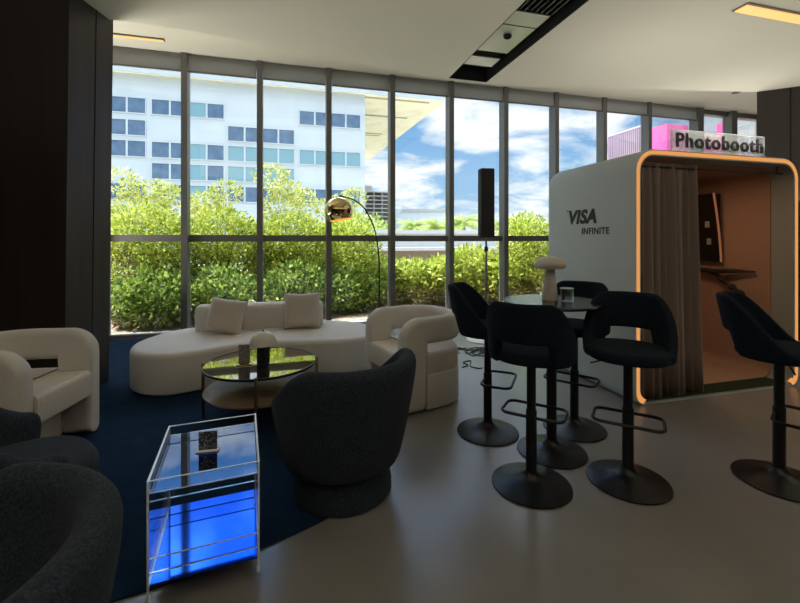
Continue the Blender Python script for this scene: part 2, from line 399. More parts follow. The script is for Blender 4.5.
def pillow(label, loc, rot, w, th):
    n = 22; mb = MB(); g = {}
    V = []; F = []
    for side in (1, -1):
        for i in range(n+1):
            for j in range(n+1):
                a = -1+2*i/n; b = -1+2*j/n
                x = a*w/2*(1-.07*(1-b*b)*abs(a)); z = b*w/2*(1-.07*(1-a*a)*abs(b))
                y = side*th/2*(max(0, (1-a**4)*(1-b**4)))**.5
                g[(side, i, j)] = len(V); V.append((x, y, z+w/2))
    for side in (1, -1):
        for i in range(n):
            for j in range(n): F.append(tuple(g[(side, *p)] for p in ((i, j), (i+1, j), (i+1, j+1), (i, j+1))))
    mb.add(V, F)
    o = mb.build('pillow', M['pillow']); bm = bmesh.new(); bm.from_mesh(o.data); bmesh.ops.remove_doubles(bm, verts=bm.verts[:], dist=1e-5)
    bmesh.ops.recalc_face_normals(bm, faces=bm.faces[:]); bm.to_mesh(o.data); bm.free()
    o.data.shade_smooth()
    o.location = loc; o.rotation_euler = rot
    tag(o, label, 'pillow', 'pillows on the curved sofa'); return o
pillow('beige square pillow tilted against the left end of the sofa back', (-1.96, 4.50, .405), (R(-22), R(9), R(9)), .40, .15)
pillow('beige square pillow standing upright at the right end of the sofa back', (-1.14, 4.78, .405), (R(-14), R(0), R(14)), .42, .15)

# ------------------------------------------------------------------ cream armchairs (wrap-around ribbon back)
def make_armchair(label, loc, rz, group):
    t = thing('barrel_armchair', label, 'armchair', loc, rz, group)
    W, YF, YB = .315, .33, -.02; BK = .31
    pts = []
    nst = 30
    for k in range(nst+1): pts.append((W, YF-(YF-YB)*k/nst))
    for k in range(1, 40):
        th = PI*k/40; c = math.cos(th); s_ = math.sin(th); p = 2.5
        pts.append((W*math.copysign(abs(c)**(2/p), c), YB-BK*abs(s_)**(2/p)))
    for k in range(nst+1): pts.append((-W, YB+(YF-YB)*k/nst))
    n = len(pts); acc = [0]
    for i in range(1, n): acc.append(acc[-1]+math.dist(pts[i], pts[i-1]))
    tot = acc[-1]
    def nrm(i):
        a = Vector(pts[max(0, i-1)]); b = Vector(pts[min(n-1, i+1)]); q = (b-a).normalized(); return (-q.y, q.x) if False else (q.y*-1, q.x)
    rings = []
    H, RT, th = .785, .17, .062
    for i in range(n):
        d = min(acc[i], tot-acc[i]); dd = d+.004
        zt = H if dd > RT else H-RT+math.sqrt(max(0, RT*RT-(RT-dd)**2))
        zb = .015+(.565-.015)*sm(d, .195, .222)
        shr = 1 if d > .03 else .78+.22*math.sqrt(max(0, 1-(1-d/.03)**2))
        nx, ny = nrm(i)
        rings.append([(pts[i][0]+nx*o, pts[i][1]+ny*o, z) for o, z in sect(-th*shr, th*shr, zb, zt, .05, 5)])
    MB().loft(rings).build('back_ribbon', M['boucle'], t)
    half = [(.368, .12)]
    out = []
    for i in range(n):
        nx, ny = nrm(i)
        out.append((pts[i], (nx, ny)))
    def foot(off, yfront, inner):
        P = []
        for (p, nn) in out:
            x, y = p[0]-nn[0]*off, p[1]-nn[1]*off
            # keep the outward side
            if abs(p[0]-nn[0]*off) < abs(p[0]) and p[1] > -.3 and abs(p[0]) > .2: x, y = p[0]+nn[0]*off, p[1]+nn[1]*off
            if p[1]-nn[1]*off > p[1] and p[1] < -.25: x, y = p[0]+nn[0]*off, p[1]+nn[1]*off
            if y > .10: continue
            P.append((x, y))
        xs = P[0][0]; sgn = 1 if xs > 0 else -1
        P = [(sgn*inner, yfront), (sgn*inner, .125), (xs, .105)]+P+[(P[-1][0], .105), (-sgn*inner, .125), (-sgn*inner, yfront)]
        return P
    MB().puck(foot(.054, .137, .25), .015, .315, .012, .012, 3).build('base', M['boucle'], t)
    MB().puck(foot(.048, .345, .25), .30, .49, .035, .02, 4).build('seat_cushion', M['boucle2'], t)
    return t
arm = make_armchair('cream barrel armchair standing on the concrete floor beside the sofa', (.135, 3.80, 0), face(-.86, -.5), 'cream barrel armchairs')
dup(arm, (-2.585, 2.73, 0), face(1, .09), 'cream barrel armchair standing against the dark wall at the left', 'cream barrel armchairs')

# ------------------------------------------------------------------ charcoal tub chairs
def make_tub(label, loc, rz, group):
    t = thing('tub_chair', label, 'armchair', loc, rz, group)
    A = 118; rings = []
    def prof(a, shr, low):
        aa = abs(a)
        zt = .79-.215*sm(aa, 58, 118)-low
        zb = .205
        outr = lambda z: .325+.105*max(0, min(1, ((z-zb)/.50)))**.75
        hw = .052*shr; pts = []
        lo = zb+.05*(1-shr); n = 9
        for k in range(n+1):
            z = lo+(zt-.05-lo)*k/n; pts.append((outr(z)-.052+hw, z))
        cxr = outr(zt-.05)-.052
        for k in range(1, 8):
            q = PI*k/8; pts.append((cxr+hw*math.cos(q), zt-.05+.05*math.sin(q)))
        for k in range(n+1):
            z = zt-.05-(zt-.05-lo)*k/n; pts.append((outr(z)-.052-hw, z))
        return pts
    angs = [(-A-9*math.sin(PI/2*k/6), math.cos(PI/2*k/6)) for k in range(6, 0, -1)]+[(a, 1) for a in np.linspace(-A, A, 60)]+[(A+9*math.sin(PI/2*k/6), math.cos(PI/2*k/6)) for k in range(1, 7)]
    for a, c in angs:
        c2 = max(.06, c); ra = R(a)
        rings.append([(r*math.sin(ra), -r*math.cos(ra)*1.0, z) for r, z in prof(a, c2, .06*(1-c2))])
    MB().loft(rings).build('tub_shell', M['charcoal'], t)
    MB().lathe([(0, .19), (.22, .19), (.30, .2), (.335, .225), (.345, .26), (0, .27)], seg=48).build('underside', M['charcoal'], t)
    MB().puck(superell(.30, .33, 2.4, 56, (0, .05)), .24, .46, .06, .03, 6).build('seat_cushion', M['charcoal'], t)
    MB().lathe([(0, 0.0), (.265, 0.0), (.285, .012), (.285, .05), (.272, .12), (.262, .195), (0, .195)], seg=48).build('plinth', M['charcoal'], t)
    return t
tub = make_tub('charcoal fabric tub chair with round plinth in the middle, seen from behind', (-.335, 2.40, 0), face(-.68, .73), 'charcoal tub chairs')
dup(tub, (-1.075, .825, 0), face(-.8, -.6), 'charcoal tub chair nearest the camera in the bottom left corner', 'charcoal tub chairs')
dup(tub, (-1.75, 1.74, 0), face(.65, .75), 'charcoal tub chair behind the bottom left one, in front of the cream armchair', 'charcoal tub chairs')

# ------------------------------------------------------------------ bar stools
def make_stool(label, loc, rz, group):
    t = thing('bar_stool', label, 'stool', loc, rz, group)
    MB().lathe([(0, 0), (.222, 0), (.228, .004), (.226, .010), (.20, .017), (.15, .026), (.10, .037), (.065, .050), (.044, .066), (.036, .085), (0, .085)], seg=56).build('base', M['black_metal'], t)
    MB().lathe([(0, .08), (.031, .08), (.031, .44), (.029, .445), (0, .445)], seg=28).build('lower_pole', M['black_metal'], t)
    MB().lathe([(0, .44), (.026, .44), (.026, .705), (.075, .735), (.09, .752), (0, .752)], seg=28).build('upper_pole', M['black_metal'], t)
    loop = [(x, y, .405) for x, y in rrect(.36, .21, .05, 5, (0, .085))]
    MB().tube(loop, .0095, 8, closed=True).build('footrest', M['black_metal'], t)
    MB().tube([(.05, .03, .735), (.14, .06, .717), (.20, .08, .70)], .005, 8).build('lever', M['black_metal'], t)
    MB().puck(superell(.222, .228, 2.3, 56, (0, .02)), .748, .812, .034, .022, 6).build('seat', M['navy'], t)
    rings = []; A = 112
    angs = [(-A-9*math.sin(PI/2*k/5), math.cos(PI/2*k/5)) for k in range(5, 0, -1)]+[(a, 1) for a in np.linspace(-A, A, 90)]+[(A+9*math.sin(PI/2*k/5), math.cos(PI/2*k/5)) for k in range(1, 6)]
    for a, c in angs:
        c = max(.08, c); aa = abs(a); ra = R(a)
        zt = 1.105-.30*sm(aa, 34, 116)
        zb = .745+.135*(1-sm(aa, 33, 46))
        zb = min(zb, zt-.05)
        ring = []
        for o, z in sect(-.024*c, .024*c, zb+.012*(1-c), zt-.012*(1-c), .023, 5):
            f = (z-.74)/.365
            r = .213+.020*f+o
            lean = -.05*f*max(0, math.cos(ra))
            ring.append((r*math.sin(ra)*1.03, -r*math.cos(ra)+lean, z))
        rings.append(ring)
    MB().loft(rings).build('backrest', M['navy'], t)
    return t
G = 'bar stools by the photobooth'
st = make_stool('navy bar stool nearest the camera, its back turned, in front of the round table', (.775, 2.42, 0), face(.5, .87), G)
dup(st, (1.365, 2.455, 0), face(-.5, -.87), 'navy bar stool right of the table, its open back in front of the curtain', G)
dup(st, (.66, 3.085, 0), face(.9, -.38), 'navy bar stool left of the table, seen from the side beside the cream armchair', G)
dup(st, (1.335, 3.14, 0), face(-.6, -.8), 'navy bar stool behind the table, next to the white booth wall', G)
dup(st, (2.275, 2.46, 0), face(.68, -.73), 'navy bar stool at the right edge in front of the booth opening', G)

# ------------------------------------------------------------------ bar table with lamp and tumbler
bt = thing('bar_table', 'tall round black bar table between the bar stools', 'table', (1.035, 2.80, 0))
MB().lathe([(0, 0), (.222, 0), (.228, .004), (.226, .010), (.20, .017), (.15, .026), (.10, .037), (.065, .050), (.046, .066), (.038, .085), (0, .085)], seg=56).build('base', M['black_metal'], bt)
MB().lathe([(0, .08), (.033, .08), (.033, .97), (.12, .99), (.13, 1.006), (0, 1.006)], seg=28).build('pole', M['black_metal'], bt)
MB().lathe([(0, 1.005), (.30, 1.005), (.318, 1.013), (.322, 1.023), (.318, 1.03), (0, 1.03)], seg=72).build('tabletop', M['black_top'], bt)
tl = thing('mushroom_lamp', 'cream mushroom lamp with tapered stem on the tall black table', 'lamp', (1.035, 2.83, 1.0305))
MB().lathe([(0, 0), (.052, 0), (.054, .004), (.046, .08), (.036, .16), (.030, .225), (0, .225)], seg=36).build('stem', M['lamp_cream'], tl)
MB().lathe([(0, .225), (.03, .222), (.085, .215), (.098, .220), (.104, .236), (.098, .262), (.078, .284), (.045, .297), (0, .301)], seg=48).build('lamp_shade', M['lamp_cream'], tl)
tb = thing('tumbler', 'clear glass tumbler with dark menthol candle beside the cream lamp', 'glass', (1.125, 2.765, 1.0305))
tb['label'] = 'clear glass tumbler beside the cream lamp on the tall black table'
MB().lathe([(0, 0), (.040, 0), (.043, .004), (.044, .088), (.041, .088), (.039, .010), (0, .009)], seg=36).build('glass_body', M['tumbler'], tb)
MB().lathe([(.0415, .086), (.0445, .086), (.0445, .090), (.0415, .090)], seg=36).build('rim', M['acrylic_edge'], tb)
MB().box((-.022, .01, .041), (.022, .012, .062), .002).build('dark_insert', M['ink'], tb)

# ------------------------------------------------------------------ coffee table and what stands on it
ct = thing('coffee_table', 'two-tier round coffee table with mirrored bronze top before the sofa', 'table', (-1.15, 3.40, 0))
MB().lathe([(0, .422), (.437, .422), (.437, .432), (0, .432)], seg=80).build('mirror_top', M['bronze_glass'], ct)
MB().lathe([(.437, .418), (.447, .418), (.447, .435), (.437, .435), (.437, .418)], seg=80).build('top_rim', M['black_metal'], ct)
MB().lathe([(0, .215), (.435, .215), (.44, .22), (.44, .232), (.435, .234), (0, .234)], seg=80).build('shelf', M['walnut'], ct)
for ang in (190, 284, 13, 103):
    x, y = .452*math.cos(R(ang)), .452*math.sin(R(ang))
    MB().lathe([(0, .008), (.011, .008), (.012, .012), (.012, .443), (.009, .447), (0, .447)], (x, y, 0), 16).build('leg', M['brass'], ct)
lp = thing('dome_lamp', 'small table lamp with white dome shade and black ribbed base on the coffee table', 'lamp', (-1.12, 3.36, .4325))
rib = MB(); seg = 64
rings = []
for r, z in ((.040, 0), (.048, .004), (.048, .12), (.040, .16), (.020, .165)):
    rings.append([((r*(1+.05*math.cos(16*2*PI*k/seg)))*math.cos(2*PI*k/seg), (r*(1+.05*math.cos(16*2*PI*k/seg)))*math.sin(2*PI*k/seg), z) for k in range(seg)])
rib.loft(rings).build('base', M['ribbed_black'], lp)
MB().lathe([(0, .165), (.104, .152), (.108, .158), (.104, .185), (.088, .222), (.058, .25), (.02, .262), (0, .263)], seg=48).build('lamp_shade', M['lamp_shade'], lp)
MB().lathe([(0, .262), (.008, .262), (.008, .272), (0, .274)], seg=14).build('finial', M['black_metal'], lp)
cd = thing('menu_stand', 'grey upright menu card in a small brass foot left of the dome lamp', 'card holder', (-1.265, 3.325, .4325), R(12))
MB().box((0, .012, .085), (.088, .012, .150), .002).build('card', M['card'], cd)
MB().box((.005, -.006, .006), (.112, .05, .011), .002).build('foot', M['gold'], cd)

# ------------------------------------------------------------------ acrylic trolley
tr = thing('acrylic_trolley', 'clear acrylic trolley with blue shelves on casters on the dark carpet', 'trolley', (-.876, 1.893, 0), R(21))
W2, D2 = .2025, .254
for s in (-1, 1):
    sd = MB().box((s*W2, 0, .305), (.008, 2*D2, .41)).build('side_panel', M['acrylic'], tr, smooth=False)
    e = MB()
    e.box((s*W2, 0, .511), (.008, 2*D2+.004, .003)).box((s*W2, -D2, .305), (.008, .003, .41)).box((s*W2, D2, .305), (.008, .003, .41)).box((s*W2, 0, .10), (.008, 2*D2, .003))
    e.build('panel_edge', M['acrylic_edge'], sd, smooth=False)
    for q in (-1, 1):
        MB().box((s*W2, q*(D2-.006), .078), (.009, .012, .05)).build('leg', M['acrylic_edge'], tr, smooth=False)
        c = MB().box((s*W2, q*(D2-.012), .05), (.016, .016, .02), .003).build('caster', M['acrylic_edge'], tr)
        wh = MB(); rings = []
        for r, x in ((0.001, -.010), (.017, -.010), (.020, -.006), (.020, .006), (.017, .010), (.001, .010)):
            rings.append([(s*W2+x, q*(D2-.012)+.008+r*math.cos(2*PI*k/20), .0285+r*math.sin(2*PI*k/20)) for k in range(20)])
        wh.loft(rings).build('wheel', M['acrylic'], c)
MB().box((0, 0, .462), (2*W2-.012, 2*D2-.01, .008)).build('top_shelf', M['tray_top'], tr, smooth=False)
MB().box((0, 0, .105), (2*W2-.012, 2*D2-.01, .008)).build('bottom_shelf', M['tray_low'], tr, smooth=False)
for z0, z1 in ((.466, .511), (.155, .21)):
    for q in (-1, 1):
        lip = MB().box((0, q*(D2-.004), (z0+z1)/2), (2*W2-.012, .007, z1-z0)).build('lip', M['acrylic'], tr, smooth=False)
        MB().box((0, q*(D2-.004), z1), (2*W2, .007, .0022)).box((0, q*(D2-.004), z0-.003), (2*W2, .007, .0022)).build('lip_edge', M['acrylic_edge'], lip, smooth=False)
cs = thing('table_card', 'small dark upright card standing on the top shelf of the blue acrylic trolley', 'card', (-.892, 1.905, .4665), R(12))
MB().box((0, 0, .046), (.080, .006, .088), .001).build('card', M['card_dark'], cs)
MB().box((0, -.003, .0035), (.100, .028, .006), .001).build('foot', M['white_plate'], cs)

# ------------------------------------------------------------------ arc lamp
al = thing('arc_lamp', 'arc floor lamp with polished gold dome shade arching over the sofa', 'lamp', (-.29, 5.72, 0), 0)
MB().lathe([(0, 0), (.15, 0), (.155, .01), (.15, .035), (0, .04)], seg=40).build('base', M['black_metal'], al)
arc = [(0, 0, .03), (0, 0, .5), (0, 0, .95), (-.01, 0, 1.25), (-.07, 0, 1.60), (-.21, 0, 1.88), (-.37, 0, 2.0), (-.52, 0, 2.045)]
MB().tube(catmull(arc, 6, closed=False), .010, 10).build('arm', M['black_metal'], al)
dome = MB(); rd = .195
prof = [(rd*math.cos(a)*1.0, rd*math.sin(a)) for a in np.linspace(R(-40), R(86), 18)]
inn = [(p[0]-.006 if p[0] > .02 else p[0], p[1]-.004) for p in reversed(prof)]
T = Matrix.Translation((-.565, 0, 1.845)) @ Matrix.Rotation(R(-10), 4, 'Y')
m_ = MB().lathe(prof, seg=48); m_.f = m_.f[:-2]+[m_.f[-1]]; m_.v = [T @ Vector(p) for p in m_.v]
sh = m_.build('lamp_shade', M['gold'], al)
m_ = MB().lathe([(.012, rd-.006)]+inn[1:], seg=48); m_.f = m_.f[:-2]; m_.v = [T @ Vector(p) for p in m_.v]
m_.build('shade_lining', M['gold_in'], sh)
MB().lathe([(0, 0), (.02, 0), (.02, .03), (0, .035)], (-.54, 0, 2.03), 16).build('cap', M['black_metal'], al)

# ------------------------------------------------------------------ column loudspeaker on its pole
ls = thing('column_speaker', 'tall slim dark column loudspeaker on a grey pole before the windows', 'loudspeaker', (1.24, 5.90, 0), A15*.5)
MB().box((0, 0, 1.965), (.20, .16, .985), .012).build('cabinet', M['black_plastic'], ls)
MB().box((0, -.082, 1.965), (.17, .006, .93), .003).build('grille', M['black_plastic'], ls)
MB().tube([(0, 0, .03), (0, 0, 1.0)], .020, 14).build('pole', M['pole_grey'], ls)
MB().tube([(0, 0, .98), (0, 0, 1.475)], .015, 14).build('upper_pole', M['pole_grey'], ls)
MB().lathe([(.0, 1.27), (.027, 1.27), (.027, 1.34), (0, 1.34)], seg=16).build('collar', M['black_metal'], ls)
MB().lathe([(0, 0), (.28, 0), (.285, .006), (.28, .016), (.05, .022), (.035, .04), (0, .04)], seg=48).build('base_plate', M['white_plate'], ls)
rnd = random.Random(5)
P = [(.80, 5.36, .006)]
for k in range(46):
    P.append((min(1.25, max(.72, P[-1][0]+rnd.uniform(-.16, .18))), min(5.5, max(4.95, 5.25+rnd.uniform(-.2, .2))), .006+.002*(k % 3)))
cb = MB().tube(catmull(P, 5, closed=False), .006, 6).build('cable', M['cable'])
tag(cb, 'tangle of black cable lying on the floor behind the cream armchair', 'cable')
P = [(.70, 4.62, .005), (.78, 4.70, .006), (.74, 4.80, .006), (.84, 4.86, .006), (.80, 4.66, .007), (.88, 4.58, .006), (.92, 4.60, .006)]
cb = MB().tube(catmull(P, 6, closed=False), .006, 6).build('cable', M['cable'])
tag(cb, 'short loose black cable end on the floor nearer than the tangle', 'cable')

# ------------------------------------------------------------------ photobooth
BW, BH, BD, BR = 1.975, 2.24, 1.315, .20
booth = thing('photo_booth', 'white photobooth with rounded corners and orange-lit doorway', 'booth', (2.037, 3.548, 0), A15)
def loopxz(ins, n=10, zb=None):
    """rounded doorway outline: big radius above, small radius at the floor"""
    zb = ins if zb is None else zb
    x0, x1, z1 = ins, BW-ins, BH-ins; rt = BR-min(ins, BR-.02); rb = .10; out = []
    for cx, cz, r, a0 in ((x1-rt, z1-rt, rt, 0), (x0+rt, z1-rt, rt, 90), (x0+rb, zb+rb, rb, 180), (x1-rb, zb+rb, rb, 270)):
        for k in range(n+1):
            a = R(a0+90*k/n); out.append((cx+r*math.cos(a), cz+r*math.sin(a)))
    return out
def ringtube(i0, i1, y0, y1, name, mat, par, ang=40):
    o_ = loopxz(i0, zb=.0145+i0-.055); n_ = loopxz(i1, zb=.0145+i1-.055)
    return MB().loft([[(x, y0, z) for x, z in o_], [(x, y1, z) for x, z in o_], [(x, y1, z) for x, z in n_], [(x, y0, z) for x, z in n_], [(x, y0, z) for x, z in o_]], cap=False).build(name, mat, par, ang=ang)
# outer shell: rounded front to back edge at the rear
o0 = loopxz(0); rings = []
for y, ins in ((0.0, .004), (.006, 0), (BD-.12, 0), (BD-.08, .008), (BD-.04, .03), (BD-.012, .065), (BD, .11)):
    rings.append([(x, y, z) for x, z in loopxz(ins, zb=min(ins, .004))])
inner = loopxz(.055, zb=.014)
rings.append([(x, BD-.03, z) for x, z in loopxz(.12, zb=.03)])
rings.append([(x, BD-.06, z) for x, z in inner]); rings.append([(x, .0, z) for x, z in inner]); rings.append(rings[0])
MB().loft(rings, cap=False).build('shell', M['booth_white'], booth)
MB().loft([[(x, BD-.05, z) for x, z in loopxz(.10)], [(x, BD-.002, z) for x, z in loopxz(.10)]]).build('back_wall', M['booth_tan'], booth)
n1 = 11
def opened(ins, zb): q = loopxz(ins, zb=zb); return q[3*n1+2:]+q[:3*n1-2]
la, lb_ = opened(.012, .010), opened(.046, .044)
MB().loft([[(a_[0], -.004, a_[1]), (a_[0], .012, a_[1]), (b_[0], .022, b_[1]), (b_[0], -.002, b_[1])] for a_, b_ in zip(la, lb_)]).build('led_strip', M['led'], booth)
ringtube(.055, .075, .20, BD-.06, 'tan_lining', M['booth_tan'], booth)
ringtube(.0555, .062, .004, .20, 'grey_lining', M['booth_grey'], booth)
MB().prism([(.12, .02), (BW-.12, .02), (BW-.12, BD-.07), (.12, BD-.07)], .015, .028).build('turf_mat', M['turf'], booth, smooth=False)
rod = MB().tube([(.065, .075, 2.10), (BW-.10, .075, 2.10)], .009, 10).build('curtain_rod', M['black_metal'], booth)
for s in (.12, BW-.18):
    MB().tube([(s, .075, 2.10), (s, .075, 2.17)], .007, 8).build('rod_bracket', M['black_metal'], booth)
# lettering on the side wall (reads from the far end to the near end)
Rs = Matrix(((0, 0, -1, 0), (-1, 0, 0, 0), (0, 1, 0, 0), (0, 0, 0, 1)))   # text x -> -y, text y -> z, extrude -> -x
lt = textmesh('lettering', 'VISA', .2, M['ink'], booth, .002, .22, .0105, Rs, spacing=1.08)
fit_text(lt, 1, .462, .872, 1.603, 1.752)
MB().box((-.002, .893, 1.747), (.004, .034, .010)).build('lettering', M['ink'], booth, smooth=False)
lt2 = textmesh('lettering', 'INFINITE', .1, M['ink'], booth, .002, 0, .0028, Rs, spacing=1.1)
fit_text(lt2, 1, .300, .672, 1.497, 1.563)
# acrylic sign on the roof
sg = thing('roof_sign', 'clear acrylic Photobooth sign with grey letters on the booth roof', 'sign', (*[2.08+.425*CU-.06*SU, 3.56+.425*SU+.06*CU], BH+.001), A15)
MB().box((.56, 0, .105), (1.14, .014, .205), .002).build('acrylic_block', M['sign_acrylic'], sg)
for xx in (.02, 1.10): MB().box((xx, 0, .006), (.06, .06, .012), .002).build('foot', M['acrylic'], sg)
MB().box((.56, 0, .2085), (1.14, .014, .003)).box((-.0115, 0, .105), (.003, .014, .205)).box((1.1315, 0, .105), (.003, .014, .205)).build('block_edge', M['acrylic_edge'], sg, smooth=False)
ph = textmesh('lettering', 'Photobooth', .2, M['ink_grey'], sg, .004, 0, .005, Matrix(((1, 0, 0, 0), (0, 0, -1, -.012), (0, 1, 0, 0), (0, 0, 0, 1))), spacing=1.12)
fit_text(ph, 0, .03, 1.10, .045, .178)
# curtain
c = thing('curtain', 'brown pleated curtain hanging at the left of the photobooth doorway', 'curtain', (2.037, 3.548, 0), A15)
n = 150; top = []; rows = []
for (z, amp, sp_) in ((2.135, .018, 0), (2.11, .010, 0), (2.08, .014, 0), (1.9, .026, .0), (1.4, .034, .01), (.8, .042, .03), (.35, .040, .05), (.032, .042, .06)):
    row = []
    for k in range(n+1):
        q = k/n; s = .085+(.71+sp_)*q
        row.append((s+.012*math.sin(q*PI*11+1), .085+amp*.9*math.sin(q*2*PI*8.5+.6*math.sin(5*q))+.012*math.sin(q*31), z))
    rows.append(row)
V = [p for r_ in rows for p in r_]; F = []
for i in range(len(rows)-1):
    for k in range(n): F.append((i*(n+1)+k, i*(n+1)+k+1, (i+1)*(n+1)+k+1, (i+1)*(n+1)+k))
co = MB().add(V, F).build('drape', M['curtain'], c)
mo = co.modifiers.new('thick', 'SOLIDIFY'); mo.thickness = .004
hd = MB().box((.44, .085, 2.142), (.71, .004, .012))
hd.build('header_tape', M['curtain'], c, smooth=False)
# screen on the right inner wall and the branch shelf below it
scn = thing('wall_screen', 'dark curved screen with glowing copper edge on the booth inner wall', 'screen', (2.037, 3.548, 0), A15)
XR = BW-.078
def scr_x(z): return XR-.03-.10*((z-1.28)/.6)**2*0-.055*math.sin((z-1.28)/.52*PI*.5)
zz = np.linspace(1.19, 1.97, 16)
prot = lambda z: .05+.11*((z-1.19)/.78)**1.5
rr_ = [[(XR-prot(z), .66, z), (XR-prot(z), 1.14, z), (XR-.002, 1.14, z), (XR-.002, .70, z)] for z in zz]
MB().loft(rr_).build('screen_body', M['screen'], scn)
MB().tube([(XR-prot(z)-.004, .655, z) for z in zz], .011, 8).build('copper_edge', M['copper'], scn)
for z in (1.42, 1.62): MB().box((XR-prot(z)-.004, .78, z), (.006, .05, .07)).build('sticker', M['booth_grey'], scn, smooth=False)
br = thing('branch_shelf', 'dark branch shaped shelf fixed below the screen inside the booth', 'shelf', (2.037, 3.548, 0), A15)
MB().tube(catmull([(XR-.03, 1.02, 1.085), (XR-.06, .88, 1.085), (XR-.08, .72, 1.08), (XR-.06, .56, 1.095), (XR-.04, .42, 1.10), (XR-.03, .32, 1.10)], 5, closed=False), [.012+.018*math.sin(PI*min(1, k/25+.12)) for k in range(26)], 8).build('shelf_branch', M['driftwood'], br)
MB().tube(catmull([(XR-.05, .80, 1.08), (XR-.05, .69, 1.03), (XR-.05, .585, .945), (XR-.05, .50, .90), (XR-.045, .43, .84), (XR-.045, .365, .76), (XR-.04, .24, .64), (XR-.04, .215, .50), (XR-.03, .23, .36)], 5, closed=False), [.026+.010*math.sin(k*1.1) for k in range(41)], 8).build('bracket_branch', M['driftwood'], br)

# ------------------------------------------------------------------ outside: ground, wall, planting
struct('ground', MB().prism([(-70, WV+.36), (110, WV+.36), (110, 16), (-70, 16)], -.12, -.01), M['bark'], A15)
struct('ground_far', MB().prism([(-600, 16), (700, 16), (700, 900), (-600, 900)], -.2, -.03), M['far_ground'], A15)
struct('plinth_strip', MB().prism([(-9, WV+.121), (12, WV+.121), (12, WV+.36), (-9, WV+.36)], -.12, -.005), M['wall_white'], A15)
tw = thing('terrace_wall', 'long low white terrace wall beyond the shrubs', 'wall', (0, 0, 0), A15)
MB().box((3.2, 13.2, 1.69), (8.6, .5, .12)).build('coping', M['wall_white'], tw, smooth=False)
MB().box((3.2, 13.25, 1.37), (8.4, .30, .52)).build('parapet', M['wall_white'], tw, smooth=False)
MB().box((4.0, 12.9, 1.13), (10.0, .9, .10)).build('ledge', M['wall_white'], tw, smooth=False)
MB().box((4.0, 13.15, .535), (10.0, .30, 1.09)).build('lower_wall', M['wall_low'], tw, smooth=False)

def leaves(seed, n, blobs, size, mat, name, parent, flat=.3, slim=.45):
    """a cloud of pointed leaves spread over blobs (centre, radii)"""
    rg = np.random.default_rng(seed)
    wts = np.array([b[1][0]*b[1][1]*b[1][2] for b in blobs])**.67; wts /= wts.sum()
    idx = rg.choice(len(blobs), n, p=wts)
    C = np.array([b[0] for b in blobs])[idx]; Rr = np.array([b[1] for b in blobs])[idx]
    d = rg.normal(size=(n, 3)); d /= np.linalg.norm(d, axis=1)[:, None]
    rad = rg.uniform(.35, 1.0, n)**.5
    pos = C+d*Rr*rad[:, None]
    pos[:, 2] = np.maximum(pos[:, 2], .02)
    ax = d*.8+rg.normal(size=(n, 3))*.7; ax[:, 2] += flat; ax /= np.linalg.norm(ax, axis=1)[:, None]
    sd = np.cross(ax, rg.normal(size=(n, 3))); sd /= np.linalg.norm(sd, axis=1)[:, None]
    up = np.cross(ax, sd)
    L_ = size*rg.uniform(.6, 1.3, n)[:, None]
    v0 = pos; v1 = pos+ax*L_*.5+sd*L_*slim*.5+up*L_*.06; v2 = pos+ax*L_; v3 = pos+ax*L_*.5-sd*L_*slim*.5+up*L_*.06
    V = np.stack([v0, v1, v2, v3], 1).reshape(-1, 3)
    me = bpy.data.meshes.new(name)
    me.from_pydata(V.tolist(), [], [(4*i, 4*i+1, 4*i+2, 4*i+3) for i in range(n)])
    at = me.attributes.new('leaf_id', 'FLOAT_VECTOR', 'FACE')
    at.data.foreach_set('vector', np.repeat(np.arange(n)[:, None]*.37+seed, 3, 1).astype(np.float32).ravel())
    me.materials.append(mat)
    o = bpy.data.objects.new(name, me); COL.objects.link(o); o.parent = parent
    return o
def stems(seed, h, spread, k, parent, r=.015):
    rn = random.Random(seed); mb = MB()
    for i in range(k):
        a = rn.uniform(0, 2*PI); e = rn.uniform(.3, 1)*spread; hh = h*rn.uniform(.7, 1)
        mb.tube([(.04*math.cos(a), .04*math.sin(a), -.02), (e*.4*math.cos(a), e*.4*math.sin(a), hh*.45), (e*math.cos(a+.3), e*math.sin(a+.3), hh)], [r, r*.8, r*.35], 6)
    return mb.build('stems', M['stem'], parent)
def shrub_proto(name, label, cat, seed, n, blobs, size, mat, h, spread, k, slim=.45, extra=None, group=None):
    t = thing(name, label, cat, (0, 0, 0), 0, group)
    leaves(seed, n, blobs, size, mat, 'foliage', t, slim=slim)
    if extra: leaves(seed+50, extra[0], extra[1], extra[2], extra[3], 'dry_undergrowth', t, slim=.3)
    stems(seed, h, spread, k, t)
    return t
def at(a, v): p = uv(a, v); return (p[0], p[1], -.01)
HB = [((0, 0, 1.55), (.75, .60, .55)), ((-.4, .1, 1.2), (.55, .55, .7)), ((.42, -.05, 1.25), (.55, .5, .65)), ((0, -.1, .75), (.8, .55, .65))]
# tall dense hedge shrubs, left part
gh = 'tall shrubs of the hedge outside'
hed = shrub_proto('hedge_shrub', 'tall dense green hedge shrub outside the leftmost visible window', 'shrub', 3, 9500, HB, .085, M['leaf_lime'], 1.7, .6, 9, extra=(3200, [((0, -.1, .75), (.8, .5, .65))], .07, M['leaf_dry']), group=gh)
hed.location = at(-2.55, 8.35)
spots = [(-1.25, 8.5, .98, 'behind the left end of the sofa'), (.0, 8.6, .97, 'behind the tilted pillow'), (1.15, 8.75, .93, 'behind the upright pillow')]
for a, v, s, w in spots:
    o = dup(hed, at(a, v), a*2.1, 'tall dense green hedge shrub outside the windows, '+w, gh); o.scale = (1, 1, s)
o = dup(hed, at(5.35, 8.55), 1.9, 'tall dense green hedge shrub outside, just left of the photobooth', gh); o.scale = (1, 1, .98)
